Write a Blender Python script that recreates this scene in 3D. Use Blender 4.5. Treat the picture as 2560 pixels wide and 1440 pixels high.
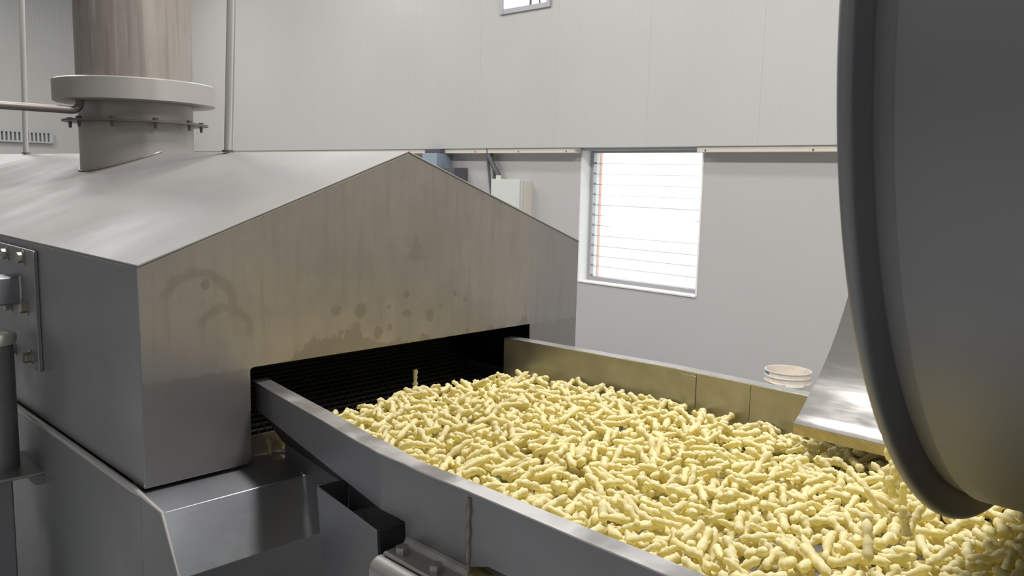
import bpy, bmesh, math, random
import numpy as np
from mathutils import Vector, Matrix

for _o in list(bpy.data.objects):
    bpy.data.objects.remove(_o)
scene = bpy.context.scene
COL = scene.collection
random.seed(7)
EYE = 1.60            # camera height above the floor; builder heights below are given relative to it

# ------------------------------------------------------------------ camera
yaw, pitch, roll = math.radians(45.479), math.radians(7.6165), math.radians(-1.3877)
fwd = Vector((math.sin(yaw) * math.cos(pitch), math.cos(yaw) * math.cos(pitch), -math.sin(pitch)))
rgt = Vector((math.cos(yaw), -math.sin(yaw), 0.0))
dwn = fwd.cross(rgt)
cam_r = rgt * math.cos(roll) + dwn * math.sin(roll)
cam_d = -rgt * math.sin(roll) + dwn * math.cos(roll)
cam_data = bpy.data.cameras.new('camera')
cam = bpy.data.objects.new('camera', cam_data)
COL.objects.link(cam)
m = Matrix.Identity(4)
for i in range(3):
    m[i][0], m[i][1], m[i][2] = cam_r[i], -cam_d[i], -fwd[i]
m[2][3] = EYE
cam.matrix_world = m
cam_data.sensor_width = 36.0
cam_data.lens = 2072.0 / 2560.0 * 36.0
cam_data.clip_start = 0.02
cam_data.dof.use_dof = True
cam_data.dof.focus_distance = 1.7
cam_data.dof.aperture_fstop = 14.0
scene.camera = cam
FPX = 2072.0

# ------------------------------------------------------------------ world, exposure
world = bpy.data.worlds.new('overcast_sky')
scene.world = world
world.use_nodes = True
bg = world.node_tree.nodes['Background']
bg.inputs[0].default_value = (0.93, 0.96, 1.0, 1)
bg.inputs[1].default_value = 2.0
vs = scene.view_settings
vs.view_transform = 'Standard'
vs.look = 'None'
vs.gamma = 1.0
vs.use_curve_mapping = False
vs.exposure = 0.36
scene.cycles.use_denoising = True
scene.cycles.max_bounces = 10
scene.cycles.diffuse_bounces = 5
scene.cycles.caustics_reflective = False
scene.cycles.caustics_refractive = False
scene.cycles.sample_clamp_indirect = 6.0

# ceiling luminaires: (x, y, height relative to eye, watts); their housings are built further down
LAMPS = [(4.1, -3.2, 3.3, 28), (4.1, 0.5, 3.3, 28), (4.1, 4.2, 3.3, 28), (4.1, 7.9, 3.3, 28), (4.1, 11.6, 3.3, 34),
         (1.75, -2.5, 3.3, 80), (1.75, 1.1, 3.3, 140), (1.75, 4.7, 3.3, 70), (1.75, 8.3, 3.3, 80), (1.75, 11.9, 3.3, 80)]
LAMP_COL = (1.0, 0.975, 0.95)

# ------------------------------------------------------------------ material helpers
class NT:
    def __init__(s, name):
        s.mat = bpy.data.materials.new(name)
        s.mat.use_nodes = True
        s.t = s.mat.node_tree
        s.t.nodes.clear()
        s.out = s.n('ShaderNodeOutputMaterial')
        s.b = s.n('ShaderNodeBsdfPrincipled')
        s.l(s.b.outputs[0], s.out.inputs[0])
    def n(s, typ, **kw):
        nd = s.t.nodes.new(typ)
        for k, v in kw.items():
            setattr(nd, k, v)
        return nd
    def l(s, a, b):
        s.t.links.new(a, b)
    def setin(s, sock, v):
        if hasattr(v, 'is_output'):
            s.l(v, sock)
        else:
            sock.default_value = v
    def math(s, op, a, b=None, clamp=False):
        nd = s.n('ShaderNodeMath', operation=op)
        nd.use_clamp = clamp
        s.setin(nd.inputs[0], a)
        if b is not None:
            s.setin(nd.inputs[1], b)
        return nd.outputs[0]
    def pos(s):
        return s.n('ShaderNodeNewGeometry').outputs['Position']
    def objco(s):
        return s.n('ShaderNodeTexCoord').outputs['Object']
    def mapv(s, vec, scale=(1, 1, 1), loc=(0, 0, 0)):
        nd = s.n('ShaderNodeMapping')
        s.l(vec, nd.inputs[0])
        nd.inputs['Scale'].default_value = scale
        nd.inputs['Location'].default_value = loc
        return nd.outputs[0]
    def noise(s, vec, scale, detail=3.0, rough=0.55):
        nd = s.n('ShaderNodeTexNoise')
        s.l(vec, nd.inputs['Vector'])
        nd.inputs['Scale'].default_value = scale
        nd.inputs['Detail'].default_value = detail
        nd.inputs['Roughness'].default_value = rough
        return nd.outputs[0]
    def rng(s, v, a, b, c=0.0, d=1.0, smooth=True):
        nd = s.n('ShaderNodeMapRange')
        nd.interpolation_type = 'SMOOTHSTEP' if smooth else 'LINEAR'
        s.setin(nd.inputs[0], v)
        for i, x in enumerate((a, b, c, d)):
            nd.inputs[i + 1].default_value = x
        return nd.outputs[0]
    def mix(s, fac, a, b):
        nd = s.n('ShaderNodeMix', data_type='RGBA')
        s.setin(nd.inputs[0], fac)
        for sock, v in ((nd.inputs[6], a), (nd.inputs[7], b)):
            if hasattr(v, 'is_output'):
                s.l(v, sock)
            else:
                sock.default_value = (*v, 1) if len(v) == 3 else v
        return nd.outputs[2]
    def bump(s, h, strength, dist=0.002):
        nd = s.n('ShaderNodeBump')
        nd.inputs['Strength'].default_value = strength
        nd.inputs['Distance'].default_value = dist
        s.l(h, nd.inputs['Height'])
        s.l(nd.outputs[0], s.b.inputs['Normal'])
    def fin(s, color, rough=0.5, metal=0.0, spec=None):
        s.setin(s.b.inputs['Base Color'], (*color, 1) if isinstance(color, tuple) and len(color) == 3 else color)
        s.setin(s.b.inputs['Roughness'], rough)
        s.setin(s.b.inputs['Metallic'], metal)
        if spec is not None:
            s.b.inputs['Specular IOR Level'].default_value = spec
        return s.mat

def plain(name, color, rough=0.5, metal=0.0, var=0.06, scale=6.0, spec=None):
    t = NT(name)
    p = t.pos()
    f = t.noise(p, scale, 4)
    c = t.mix(f, tuple(x * (1 - var) for x in color), tuple(min(1, x * (1 + var)) for x in color))
    return t.fin(c, rough, metal, spec)

def steel(name, color, rough=0.42, metal=0.85, stain=(0.25, 0.22, 0.18), amt=0.35, grain=(3, 3, 120), scale=2.5, rvar=0.12):
    t = NT(name)
    p = t.pos()
    big = t.noise(p, scale, 5, 0.6)
    fine = t.noise(t.mapv(p, grain), 4.0, 3)
    film = t.rng(big, 0.38, 0.72)
    c = t.mix(t.math('MULTIPLY', film, amt), color, stain)
    c = t.mix(t.math('MULTIPLY', fine, 0.22), c, tuple(x * 0.72 for x in color))
    r = t.math('ADD', t.rng(big, 0.3, 0.7, rough - rvar, rough + rvar), t.math('MULTIPLY', t.math('SUBTRACT', fine, 0.5), 0.1))
    t.bump(fine, 0.08, 0.001)
    return t.fin(c, r, metal)

# ------------------------------------------------------------------ materials
def hood_front_material():
    t = NT('stained_hood_steel')
    p = t.pos()
    sep = t.n('ShaderNodeSeparateXYZ')
    t.l(p, sep.inputs[0])
    X, Z = sep.outputs[0], t.math('SUBTRACT', sep.outputs[2], EYE)
    big = t.noise(p, 3.2, 5, 0.62)
    streak = t.noise(t.mapv(p, (26, 1, 2.2)), 2.0, 4, 0.6)
    fine = t.noise(t.mapv(p, (160, 3, 4)), 2.0, 2)
    base = t.mix(t.rng(big, 0.35, 0.7), (0.43, 0.397, 0.36), (0.32, 0.298, 0.275))
    base = t.mix(t.rng(streak, 0.45, 0.75, 0.0, 0.55), base, (0.285, 0.26, 0.235))
    base = t.mix(t.math('MULTIPLY', fine, 0.25), base, (0.30, 0.28, 0.25))
    masks = []
    wob = t.math('MULTIPLY', t.math('SUBTRACT', t.noise(p, 38.0, 3), 0.5), 0.022)
    def dist(cx, cz, sx=1.0, sz=1.0):
        dx = t.math('MULTIPLY', t.math('SUBTRACT', X, cx), 1.0 / sx)
        dz = t.math('MULTIPLY', t.math('SUBTRACT', Z, cz), 1.0 / sz)
        d2 = t.math('ADD', t.math('MULTIPLY', dx, dx), t.math('MULTIPLY', dz, dz))
        return t.math('ADD', t.math('SQRT', d2), wob)
    # oil spots
    for (cx, cz, r) in ((1.050, -.300, .016), (.990, -.292, .013), (1.039, -.337, .014), (1.180, -.317, .010), (1.180, -.275, .008),
                        (1.13, -.345, .007), (1.28, -.31, .006), (1.33, -.285, .006), (1.36, -.30, .005), (.70, -.215, .009),
                        (1.0, -.342, .006), (1.13, -.30, .005), (1.25, -.33, .012), (1.10, -.355, .012)):
        masks.append((t.rng(dist(cx, cz, 1, 1.15), r * 0.7, r * 1.15, 0.75, 0.0), None))
    # wiped arcs
    for (cx, cz, r, w, zmin, a) in ((.684, -.262, .070, .012, -.30, .5), (.735, -.315, .052, .010, -.36, .55)):
        d = dist(cx, cz, 1.0, 1.0)
        ring = t.rng(t.math('ABSOLUTE', t.math('SUBTRACT', d, r)), w * 0.4, w * 1.2, a, 0.0)
        up = t.rng(t.math('ADD', t.math('SUBTRACT', Z, cz), t.math('MULTIPLY', t.math('SUBTRACT', X, cx), 0.35)), -.01, .02)
        masks.append((t.math('MULTIPLY', ring, up), None))
    # drip-wetted band above the opening
    env = t.math('MULTIPLY', t.rng(X, .84, .93, 0.0, 1.0), t.rng(X, 1.58, 1.60, 1.0, 0.0))
    hump = t.rng(t.math('ABSOLUTE', t.math('SUBTRACT', X, 1.0)), .02, .16, .034, 0.0)
    h = t.math('MULTIPLY', env, t.math('ADD', hump, t.rng(t.noise(t.mapv(p, (11, 1, 1)), 1.6, 4, .7), .44, .70, 0.0, .03)))
    band = t.rng(t.math('SUBTRACT', t.math('ADD', t.math('SUBTRACT', Z, -.389), wob), h), -.003, .002, .8, 0.0)
    masks.append((band, None))
    # triangular smudge near the ridge line
    tri = t.math('MULTIPLY', t.rng(t.math('ADD', t.math('MULTIPLY', t.math('ABSOLUTE', t.math('SUBTRACT', X, 1.207)), 1.75), t.math('SUBTRACT', Z, -.134)), -.012, .004, 1.0, 0.0),
                 t.rng(Z, -.2, -.192, 0.0, .42))
    masks.append((tri, None))
    tot = None
    for mk, _ in masks:
        tot = mk if tot is None else t.math('MAXIMUM', tot, mk)
    tot = t.math('MULTIPLY', tot, .62)
    col = t.mix(tot, base, (0.205, 0.185, 0.16))
    # grey unoiled metal on the left leg and along the right edge
    grey = t.math('MULTIPLY', t.rng(t.math('ADD', Z, t.math('MULTIPLY', big, .30)), -.42, -.08, .9, 0.0), t.rng(t.math('ADD', X, t.math('MULTIPLY', big, .2)), .76, .98, 1.0, 0.0))
    grey = t.math('MAXIMUM', grey, t.rng(t.math('ADD', X, t.math('MULTIPLY', big, .1)), 1.58, 1.70, 0.0, .6))
    col = t.mix(grey, col, (0.33, 0.32, 0.32))
    rough = t.math('SUBTRACT', t.rng(big, .3, .7, .40, .56), t.math('MULTIPLY', tot, .1))
    t.bump(fine, 0.06, 0.001)
    return t.fin(col, rough, 0.5)

def puff_material():
    t = NT('corn_puff_crust')
    p = t.pos()
    n1 = t.noise(p, 55.0, 2)
    n2 = t.noise(p, 420.0, 3)
    c = t.mix(t.rng(n1, .3, .7), (0.97, 0.89, 0.51), (0.98, 0.92, 0.64))
    c = t.mix(t.rng(n2, .62, .8, 0, .35), c, (0.93, 0.80, 0.32))
    t.bump(n2, 0.35, 0.0012)
    tl = t.n('ShaderNodeBsdfTranslucent')
    tl.inputs[0].default_value = (0.99, 0.90, 0.36, 1)
    mx = t.n('ShaderNodeMixShader')
    mx.inputs[0].default_value = 0.36
    t.l(t.b.outputs[0], mx.inputs[1]); t.l(tl.outputs[0], mx.inputs[2]); t.l(mx.outputs[0], t.out.inputs[0])
    return t.fin(c, 0.75, 0.0, 0.25)

def panel_material():
    t = NT('white_cladding_paint')
    p = t.pos()
    n = t.noise(p, 0.9, 3)
    c = t.mix(n, (0.52, 0.525, 0.512), (0.56, 0.56, 0.547))
    return t.fin(c, t.rng(n, .3, .7, .30, .40), 0.0, 0.5)

def plaster_material():
    t = NT('grey_white_plaster')
    p = t.pos()
    n = t.noise(p, 1.5, 5)
    s = t.noise(p, 14.0, 4)
    c = t.mix(n, (0.48, 0.47, 0.467), (0.52, 0.51, 0.505))
    c = t.mix(t.rng(s, .66, .8, 0, .25), c, (0.40, 0.385, 0.375))
    t.bump(s, 0.1, 0.002)
    return t.fin(c, 0.6)

def concrete_material(name, a, b, rough=.6):
    t = NT(name)
    p = t.pos()
    n = t.noise(p, 2.0, 6)
    c = t.mix(n, a, b)
    t.bump(t.noise(p, 30, 4), .15, .002)
    return t.fin(c, rough)

def glass_material():
    t = NT('louvre_glass')
    tr = t.n('ShaderNodeBsdfTransparent')
    tr.inputs[0].default_value = (0.93, 0.95, 0.94, 1)
    gl = t.n('ShaderNodeBsdfGlossy')
    gl.inputs['Roughness'].default_value = 0.05
    mx = t.n('ShaderNodeMixShader')
    mx.inputs[0].default_value = 0.07
    t.l(tr.outputs[0], mx.inputs[1]); t.l(gl.outputs[0], mx.inputs[2]); t.l(mx.outputs[0], t.out.inputs[0])
    return t.mat

def emit_material(name, col, strength):
    t = NT(name)
    t.b.inputs['Emission Color'].default_value = (*col, 1)
    t.b.inputs['Emission Strength'].default_value = strength
    return t.fin((.8, .8, .8), .5)

def drum_material():
    t = NT('dull_drum_steel')
    p = t.pos()
    big = t.noise(p, 2.2, 4)
    fine = t.noise(t.mapv(p, (2, 90, 2)), 3.0, 2)
    c = t.mix(big, (0.29, 0.30, 0.33), (0.33, 0.335, 0.35))
    t.bump(fine, .04, .001)
    return t.fin(c, t.rng(big, .3, .7, .42, .55), 0.55)

def stack_material():
    t = NT('streaked_stack_steel')
    p = t.pos()
    big = t.noise(p, 4.0, 4)
    s1 = t.noise(t.mapv(p, (34, 34, 1.3)), 1.0, 4, .6)
    s2 = t.noise(t.mapv(p, (90, 90, 2.5), (3, 1, 0)), 1.0, 3, .6)
    c = t.mix(t.rng(big, .35, .7), (0.40, 0.365, 0.335), (0.34, 0.30, 0.265))
    c = t.mix(t.rng(s1, .38, .5, .5, 0.0), c, (0.25, 0.22, 0.195))
    c = t.mix(t.rng(s1, .60, .66, 0.0, .6), c, (0.58, 0.545, 0.51))
    c = t.mix(t.rng(s2, .68, .74, 0.0, .75), c, (0.66, 0.62, 0.58))
    t.bump(s1, .1, .002)
    return t.fin(c, t.rng(big, .3, .7, .38, .5), 0.45)

def bucket_material():
    t = NT('stained_white_plastic')
    p = t.objco()
    n = t.noise(p, 22.0, 4)
    c = t.mix(t.rng(n, .45, .75, 0, .6), (0.80, 0.73, 0.64), (0.62, 0.52, 0.40))
    return t.fin(c, 0.45)

M = dict(
    front=hood_front_material(),
    roof=steel('hood_roof_steel', (0.265, 0.264, 0.26), 0.62, 0.25, (0.35, 0.335, 0.315), .5, (3, 60, 3), 2.0),
    side=steel('hood_side_steel', (0.36, 0.37, 0.395), 0.46, 0.6, (0.33, 0.31, 0.29), .4, (3, 3, 60)),
    base=steel('tank_steel', (0.33, 0.34, 0.365), 0.42, 0.6, (0.27, 0.29, 0.27), .4, (3, 3, 60)),
    stack=stack_material(),
    collar=steel('collar_steel', (0.52, 0.50, 0.475), 0.45, 0.5, (0.36, 0.33, 0.30), .4, (4, 4, 4)),
    conv=steel('conveyor_steel', (0.35, 0.36, 0.39), 0.38, 0.65, (0.30, 0.30, 0.305), .3, (3, 3, 80)),
    far=steel('oily_conveyor_steel', (0.45, 0.435, 0.385), 0.40, 0.75, (0.36, 0.335, 0.27), .55, (4, 2, 40), 6.0),
    flange=steel('bright_flange_steel', (0.66, 0.65, 0.64), 0.30, 0.85, (0.50, 0.48, 0.46), .5, (30, 6, 3), 9.0, .14),
    bright=steel('polished_guide_steel', (0.70, 0.685, 0.66), 0.13, 0.92, (0.62, 0.60, 0.56), .3, (30, 4, 4), 6.0, .03),
    beam=steel('beam_steel', (0.55, 0.54, 0.53), 0.38, 0.85, (0.45, 0.43, 0.41), .3, (3, 40, 3)),
    rod=steel('lift_rod_steel', (0.70, 0.685, 0.67), 0.28, 0.45, (0.55, 0.52, 0.5), .3, (3, 3, 3)),
    drain=steel('drain_tube_steel', (0.155, 0.138, 0.125), 0.4, 0.5, (0.24, 0.21, 0.19), .5, (3, 60, 60)),
    bolt=steel('bolt_steel', (0.50, 0.48, 0.42), 0.35, 0.9, (0.36, 0.33, 0.2), .5, (5, 5, 5), 30),
    weld=steel('weld_bead_steel', (0.42, 0.36, 0.33), 0.4, 0.8, (0.3, 0.2, 0.17), .6, (5, 5, 5), 60),
    soot_shade=plain('soot_and_shade', (0.03, 0.029, 0.028), 0.6),  # burnt black that also puts the darkness of the unlit inside into colour
    shade_dark=plain('shade_dark_steel', (0.045, 0.046, 0.05), 0.5, 0.3),  # near-black steel with the shade under the trough put into its colour
    belt=plain('blackened_wire', (0.22, 0.21, 0.20), 0.35, 0.7),
    baffle=plain('greasy_baffle_steel', (0.30, 0.24, 0.19), 0.5, 0.5, .2, 30),
    drum=drum_material(),
    puff=puff_material(),
    panel=panel_material(),
    plaster=plaster_material(),
    trim=plain('cream_trim', (0.70, 0.65, 0.57), .45),
    floor=concrete_material('epoxy_floor', (0.33, 0.34, 0.34), (0.42, 0.42, 0.41), .4),
    ceil=plain('ceiling_sheet', (0.80, 0.81, 0.81), .5),
    dim=plain('grey_block_wall', (0.26, 0.26, 0.265), .7),
    ground=concrete_material('yard_concrete', (0.55, 0.53, 0.5), (0.65, 0.63, 0.6)),
    reveal=plain('white_reveal', (0.88, 0.87, 0.86), .5),
    alu=plain('grey_aluminium_frame', (0.44, 0.44, 0.46), .4, .3),
    glass=glass_material(),
    glassedge=plain('glass_edge', (0.16, 0.18, 0.19), .3),
    orange=plain('orange_paint', (0.86, 0.50, 0.40), .5),
    boxpaint=plain('enclosure_paint', (0.66, 0.69, 0.66), .4, 0, .03),
    conduit=plain('dark_conduit', (0.10, 0.10, 0.115), .5),
    blue=plain('blue_grey_paint', (0.30, 0.37, 0.45), .45),
    vent=plain('vent_plastic', (0.55, 0.56, 0.57), .5),
    ventslot=plain('vent_slot', (0.30, 0.31, 0.33), .6),
    white=plain('white_plastic', (0.72, 0.72, 0.64), .4),
    bucket=bucket_material(),
    bluepaint=plain('blue_print', (0.10, 0.22, 0.52), .4),
    oilylip=plain('oily_lip', (0.50, 0.42, 0.24), .35, .5, .4, 60),
    lampbody=plain('lamp_housing', (0.75, 0.75, 0.75), .5),
    litpane=emit_material('lit_pane', (0.82, 0.82, 0.95), 0.85),
)

# ------------------------------------------------------------------ mesh helpers
class MB:
    """collects shapes given in eye-relative coordinates and links them as ONE mesh object"""
    def __init__(s):
        s.v, s.f, s.mi = [], [], []
    def add(s, vs, fs, mi=0):
        o = len(s.v)
        s.v += [tuple(v) for v in vs]
        s.f += [tuple(i + o for i in f) for f in fs]
        s.mi += [mi] * len(fs)
        return s
    def box(s, x0, x1, y0, y1, z0, z1, mi=0):
        vs = [(x, y, z) for z in (z0, z1) for y in (y0, y1) for x in (x0, x1)]
        return s.add(vs, [(0, 2, 3, 1), (4, 5, 7, 6), (0, 1, 5, 4), (2, 6, 7, 3), (0, 4, 6, 2), (1, 3, 7, 5)], mi)
    def hexa(s, b, t, mi=0):                       # two quads, bottom and top
        vs = list(b) + list(t)
        return s.add(vs, [(3, 2, 1, 0), (4, 5, 6, 7), (0, 1, 5, 4), (1, 2, 6, 5), (2, 3, 7, 6), (3, 0, 4, 7)], mi)
    def prism(s, poly, axis, a, b, mi=0):          # closed polygon extruded along an axis
        def P(u, w, c):
            return {0: (c, u, w), 1: (u, c, w), 2: (u, w, c)}[axis]
        n = len(poly)
        vs = [P(u, w, a) for u, w in poly] + [P(u, w, b) for u, w in poly]
        fs = [tuple(range(n)), tuple(range(2 * n - 1, n - 1, -1))]
        fs += [(i, i + n, (i + 1) % n + n, (i + 1) % n) for i in range(n)]
        return s.add(vs, fs, mi)
    def sheet(s, line, th, axis, a, b, mi=0):      # open polyline with thickness, extruded along an axis
        L = [Vector(p) for p in line]
        off = []
        for i in range(len(L)):
            d = (L[min(i + 1, len(L) - 1)] - L[max(i - 1, 0)]).normalized()
            off.append(L[i] + Vector((-d.y, d.x)) * th)
        return s.prism([tuple(p) for p in L] + [tuple(p) for p in reversed(off)], axis, a, b, mi)
    def tube(s, path, r, seg=16, mi=0, cap=True):
        P = [Vector(p) for p in path]
        rr = r if isinstance(r, (list, tuple)) else [r] * len(P)
        vs, fs = [], []
        up = None
        for i, p in enumerate(P):
            d = (P[min(i + 1, len(P) - 1)] - P[max(i - 1, 0)]).normalized()
            if up is None:
                up = d.orthogonal().normalized()
            up = (up - d * up.dot(d)).normalized()
            w = d.cross(up)
            for k in range(seg):
                a = 2 * math.pi * k / seg
                vs.append(p + (up * math.cos(a) + w * math.sin(a)) * rr[i])
        for i in range(len(P) - 1):
            for k in range(seg):
                k2 = (k + 1) % seg
                fs.append((i * seg + k, i * seg + k2, (i + 1) * seg + k2, (i + 1) * seg + k))
        if cap:
            fs.append(tuple(range(seg - 1, -1, -1)))
            fs.append(tuple((len(P) - 1) * seg + k for k in range(seg)))
        return s.add(vs, fs, mi)
    def lathe(s, prof, c, axis=2, seg=48, mi=0, closed=False):   # (radius, along) profile around an axis through c
        vs, fs = [], []
        n = len(prof)
        for k in range(seg):
            a = 2 * math.pi * k / seg
            ca, sa = math.cos(a), math.sin(a)
            for r, h in prof:
                if axis == 2:
                    vs.append((c[0] + r * ca, c[1] + r * sa, c[2] + h))
                elif axis == 1:
                    vs.append((c[0] + r * sa, c[1] + h, c[2] + r * ca))
                else:
                    vs.append((c[0] + h, c[1] + r * ca, c[2] + r * sa))
        m = n if closed else n - 1
        for k in range(seg):
            k2 = (k + 1) % seg
            for j in range(m):
                j2 = (j + 1) % n
                fs.append((k * n + j, k2 * n + j, k2 * n + j2, k * n + j2))
        return s.add(vs, fs, mi)
    def build(s, name, mat, parent=None, bevel=0.0, smooth=False, seg=2, angle=35):
        org = Vector((0, 0, 0))
        if parent is not None:
            org = world_loc(parent)
        me = bpy.data.meshes.new(name)
        me.from_pydata([(x - org.x, y - org.y, z + EYE - org.z) for x, y, z in s.v], [], s.f)
        mats = mat if isinstance(mat, (list, tuple)) else [mat]
        for mm in mats:
            me.materials.append(mm)
        if len(mats) > 1:
            me.polygons.foreach_set('material_index', s.mi)
        bm = bmesh.new(); bm.from_mesh(me)
        bmesh.ops.recalc_face_normals(bm, faces=bm.faces)
        bm.to_mesh(me); bm.free()
        o = bpy.data.objects.new(name, me)
        COL.objects.link(o)
        if parent is not None:
            o.parent = parent
        if smooth:
            me.shade_smooth()
            try:
                me.set_sharp_from_angle(angle=math.radians(angle))
            except Exception:
                pass
        if bevel > 0:
            md = o.modifiers.new('edge', 'BEVEL')
            md.width = bevel; md.segments = seg; md.limit_method = 'ANGLE'; md.angle_limit = math.radians(40)
            me.shade_smooth()
            try:
                me.set_sharp_from_angle(angle=math.radians(30))
            except Exception:
                pass
        return o

LOC = {}
def world_loc(o):
    v = Vector((0, 0, 0))
    while o is not None:
        v += o.location
        o = o.parent
    return v

def tag(o, label=None, cat=None, group=None, kind=None):
    if label: o['label'] = label
    if cat: o['category'] = cat
    if group: o['group'] = group
    if kind: o['kind'] = kind
    return o

def thing(name, label, cat, loc, group=None):
    o = bpy.data.objects.new(name, None)
    o.empty_display_size = 0.1
    o.location = (loc[0], loc[1], loc[2] + EYE)
    COL.objects.link(o)
    return tag(o, label, cat, group)

def hexbolt(name, pos, axis, af, h, parent, mat=None, washer=True, turn=0.3):
    """hex head standing on pos, pointing along axis (+/- unit vector)"""
    ax = Vector(axis)
    u = ax.orthogonal().normalized(); w = ax.cross(u)
    mb = MB()
    base = Vector(pos)
    def ringp(r, n, hh, t0):
        return [base + ax * hh + (u * math.cos(t0 + 2 * math.pi * k / n) + w * math.sin(t0 + 2 * math.pi * k / n)) * r for k in range(n)]
    h0 = 0.0
    if washer:
        n = 16
        vs = ringp(af * .78, n, -.001, 0) + ringp(af * .78, n, .002, 0)
        mb.add(vs, [tuple(range(n)), tuple(range(n, 2 * n))] + [(k, (k + 1) % n, (k + 1) % n + n, k + n) for k in range(n)])
        h0 = 0.002
    n = 6
    R = af / math.sqrt(3)
    vs = ringp(R, n, h0 - .001, turn) + ringp(R, n, h0 + h * .85, turn) + ringp(R * .86, n, h0 + h, turn)
    mb.add(vs, [tuple(range(n)), tuple(range(2 * n, 3 * n))] + [(k, (k + 1) % n, (k + 1) % n + n, k + n) for k in range(n)]
           + [(k + n, (k + 1) % n + n, (k + 1) % n + 2 * n, k + 2 * n) for k in range(n)])
    return mb.build(name, mat or M['bolt'], parent)

FLOOR = -EYE
# ================================================================== the setting
XW, XU, YB, YF, XL, ZC = 6.0, 5.88, 15.5, -7.0, -5.5, 4.0
def struct(o, label=None):
    o['kind'] = 'structure'
    if label: o['label'] = label
    return o
struct(MB().box(XL - .2, XW + .3, YF - .2, YB + .2, FLOOR - .2, FLOOR).build('floor', M['floor']), 'grey painted factory floor')
struct(MB().box(XL - .2, XW + .3, YF - .2, YB + .2, ZC, ZC + .15).build('ceiling', M['ceil']), 'pale sheet ceiling of the hall')
wlf = struct(MB().box(XL - .2, XL, YF - .1, YB + .06, FLOOR, .3).build('wall_left', M['dim']), 'grey wall on the camera side of the hall')
MB().box(XL - .2, XL + .02, YF - .1, YB + .06, .3, ZC).build('upper_cladding', M['reveal'], wlf)
wfr = struct(MB().box(XL, XW + .25, YF - .2, YF, FLOOR, .3).build('wall_front', M['dim']), 'grey end wall behind the camera')
MB().box(XL, XW + .25, YF - .2, YF + .02, .3, ZC).build('upper_cladding', M['reveal'], wfr)
struct(MB().box(XW + .25, 60, -40, 60, FLOOR - .25, FLOOR - .05).build('ground', M['ground']), 'bright concrete yard outside the window')
# lower wall with the window opening
WY0, WY1, WZ0, WZ1 = 3.735, 5.02, -.955, .262
w = MB()
w.box(XW, XW + .25, YF - .1, WY0, FLOOR, .35).box(XW, XW + .25, WY1, YB + .06, FLOOR, .35)
w.box(XW, XW + .25, WY0, WY1, FLOOR, WZ0).box(XW, XW + .25, WY0, WY1, WZ1, .35)
struct(w.build('wall_right', M['plaster']), 'plain grey-white lower wall around the louvred window')
# upper wall: vertical micro-ribbed cladding panels, each a piece
wu = MB().box(XU + .03, XW + .25, YF - .1, YB + .06, .296, ZC).build('wall_upper', M['panel'])
struct(wu, 'white ribbed cladding wall above the window')
def panel_mesh(width, z0, z1, name):
    pitch_, d = 0.04, 0.0011
    n = int(round(width / pitch_))
    prof = [(0.0, .0009)]
    prof.append((0.002, 0.0))
    for i in range(n):
        y = i * pitch_
        if i > 0:
            prof += [(y + .006, 0.0)]
        prof += [(y + .030, 0.0), (y + .033, d)]
        if i < n - 1:
            prof += [(y + .040, d), (y + .043, 0.0)]
    prof.append((width - .002, 0.0)); prof.append((width, .0009))
    prof = sorted(set(prof))
    poly = prof + [(width, .03), (0.0, .03)]
    vs = [(x, y, z0) for y, x in poly] + [(x, y, z1) for y, x in poly]
    k = len(poly)
    fs = [tuple(range(k)), tuple(range(2 * k - 1, k - 1, -1))] + [(i, i + k, (i + 1) % k + k, (i + 1) % k) for i in range(k)]
    me = bpy.data.meshes.new(name)
    me.from_pydata(vs, [], fs)
    me.materials.append(M['panel'])
    bm = bmesh.new(); bm.from_mesh(me); bmesh.ops.recalc_face_normals(bm, faces=bm.faces); bm.to_mesh(me); bm.free()
    return me
PW = 1.04
pm = panel_mesh(PW - .0006, .29, ZC, 'panel')
k0 = int((YF - 5.27) / PW)
for k in range(k0, int((YB - 5.27) / PW) + 1):
    y0 = 5.27 + k * PW
    if y0 + PW > YB + .01:
        continue
    o = bpy.data.objects.new('panel', pm)
    o.location = (XU, y0 + .0003, EYE)
    o.parent = wu
    COL.objects.link(o)
# back wall, also clad
wb = MB().box(XL - .2, XW + .25, YB + .03, YB + .2, FLOOR, ZC).build('wall_back', M['panel'])
struct(wb, 'white clad end wall at the far left')
pmb = panel_mesh(PW - .0006, FLOOR, ZC, 'panel')
for k in range(11):
    x1 = XU - k * PW
    o = bpy.data.objects.new('panel', pmb)
    o.location = (x1 - .0003, YB, EYE)
    o.rotation_euler = (0, 0, math.radians(90))
    o.parent = wb
    COL.objects.link(o)
# drip flashing at the foot of the upper wall and cream trim strips under it
fl = MB().box(XU - .004, XW + .001, YF, YB, .284, .29).build('trim_3', M['panel'])
struct(fl, 'white soffit flashing under the clad wall')
for i, (ya, yb) in enumerate(((YF, WY0 - .005), (WY1 + .012, YB))):
    tr = MB().box(XU + .012, XW + .001, ya, yb, .236, .284).build('trim_%d' % (i + 1), M['trim'], bevel=.003)
    struct(tr, ('cream trim strip right of the window', 'cream trim strip left of the window')[i])
    y = ya + .1 if i else yb - .08
    for j in range(9):
        yy = y + j * .62 if i else y - j * .9
        if ya < yy < yb:
            MB().lathe([(0.0001, -.003), (.006, -.003), (.009, 0), (.009, .002)], (XU + .012, yy, .25), axis=0, seg=10).build('screw', M['conduit'], tr)
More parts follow.
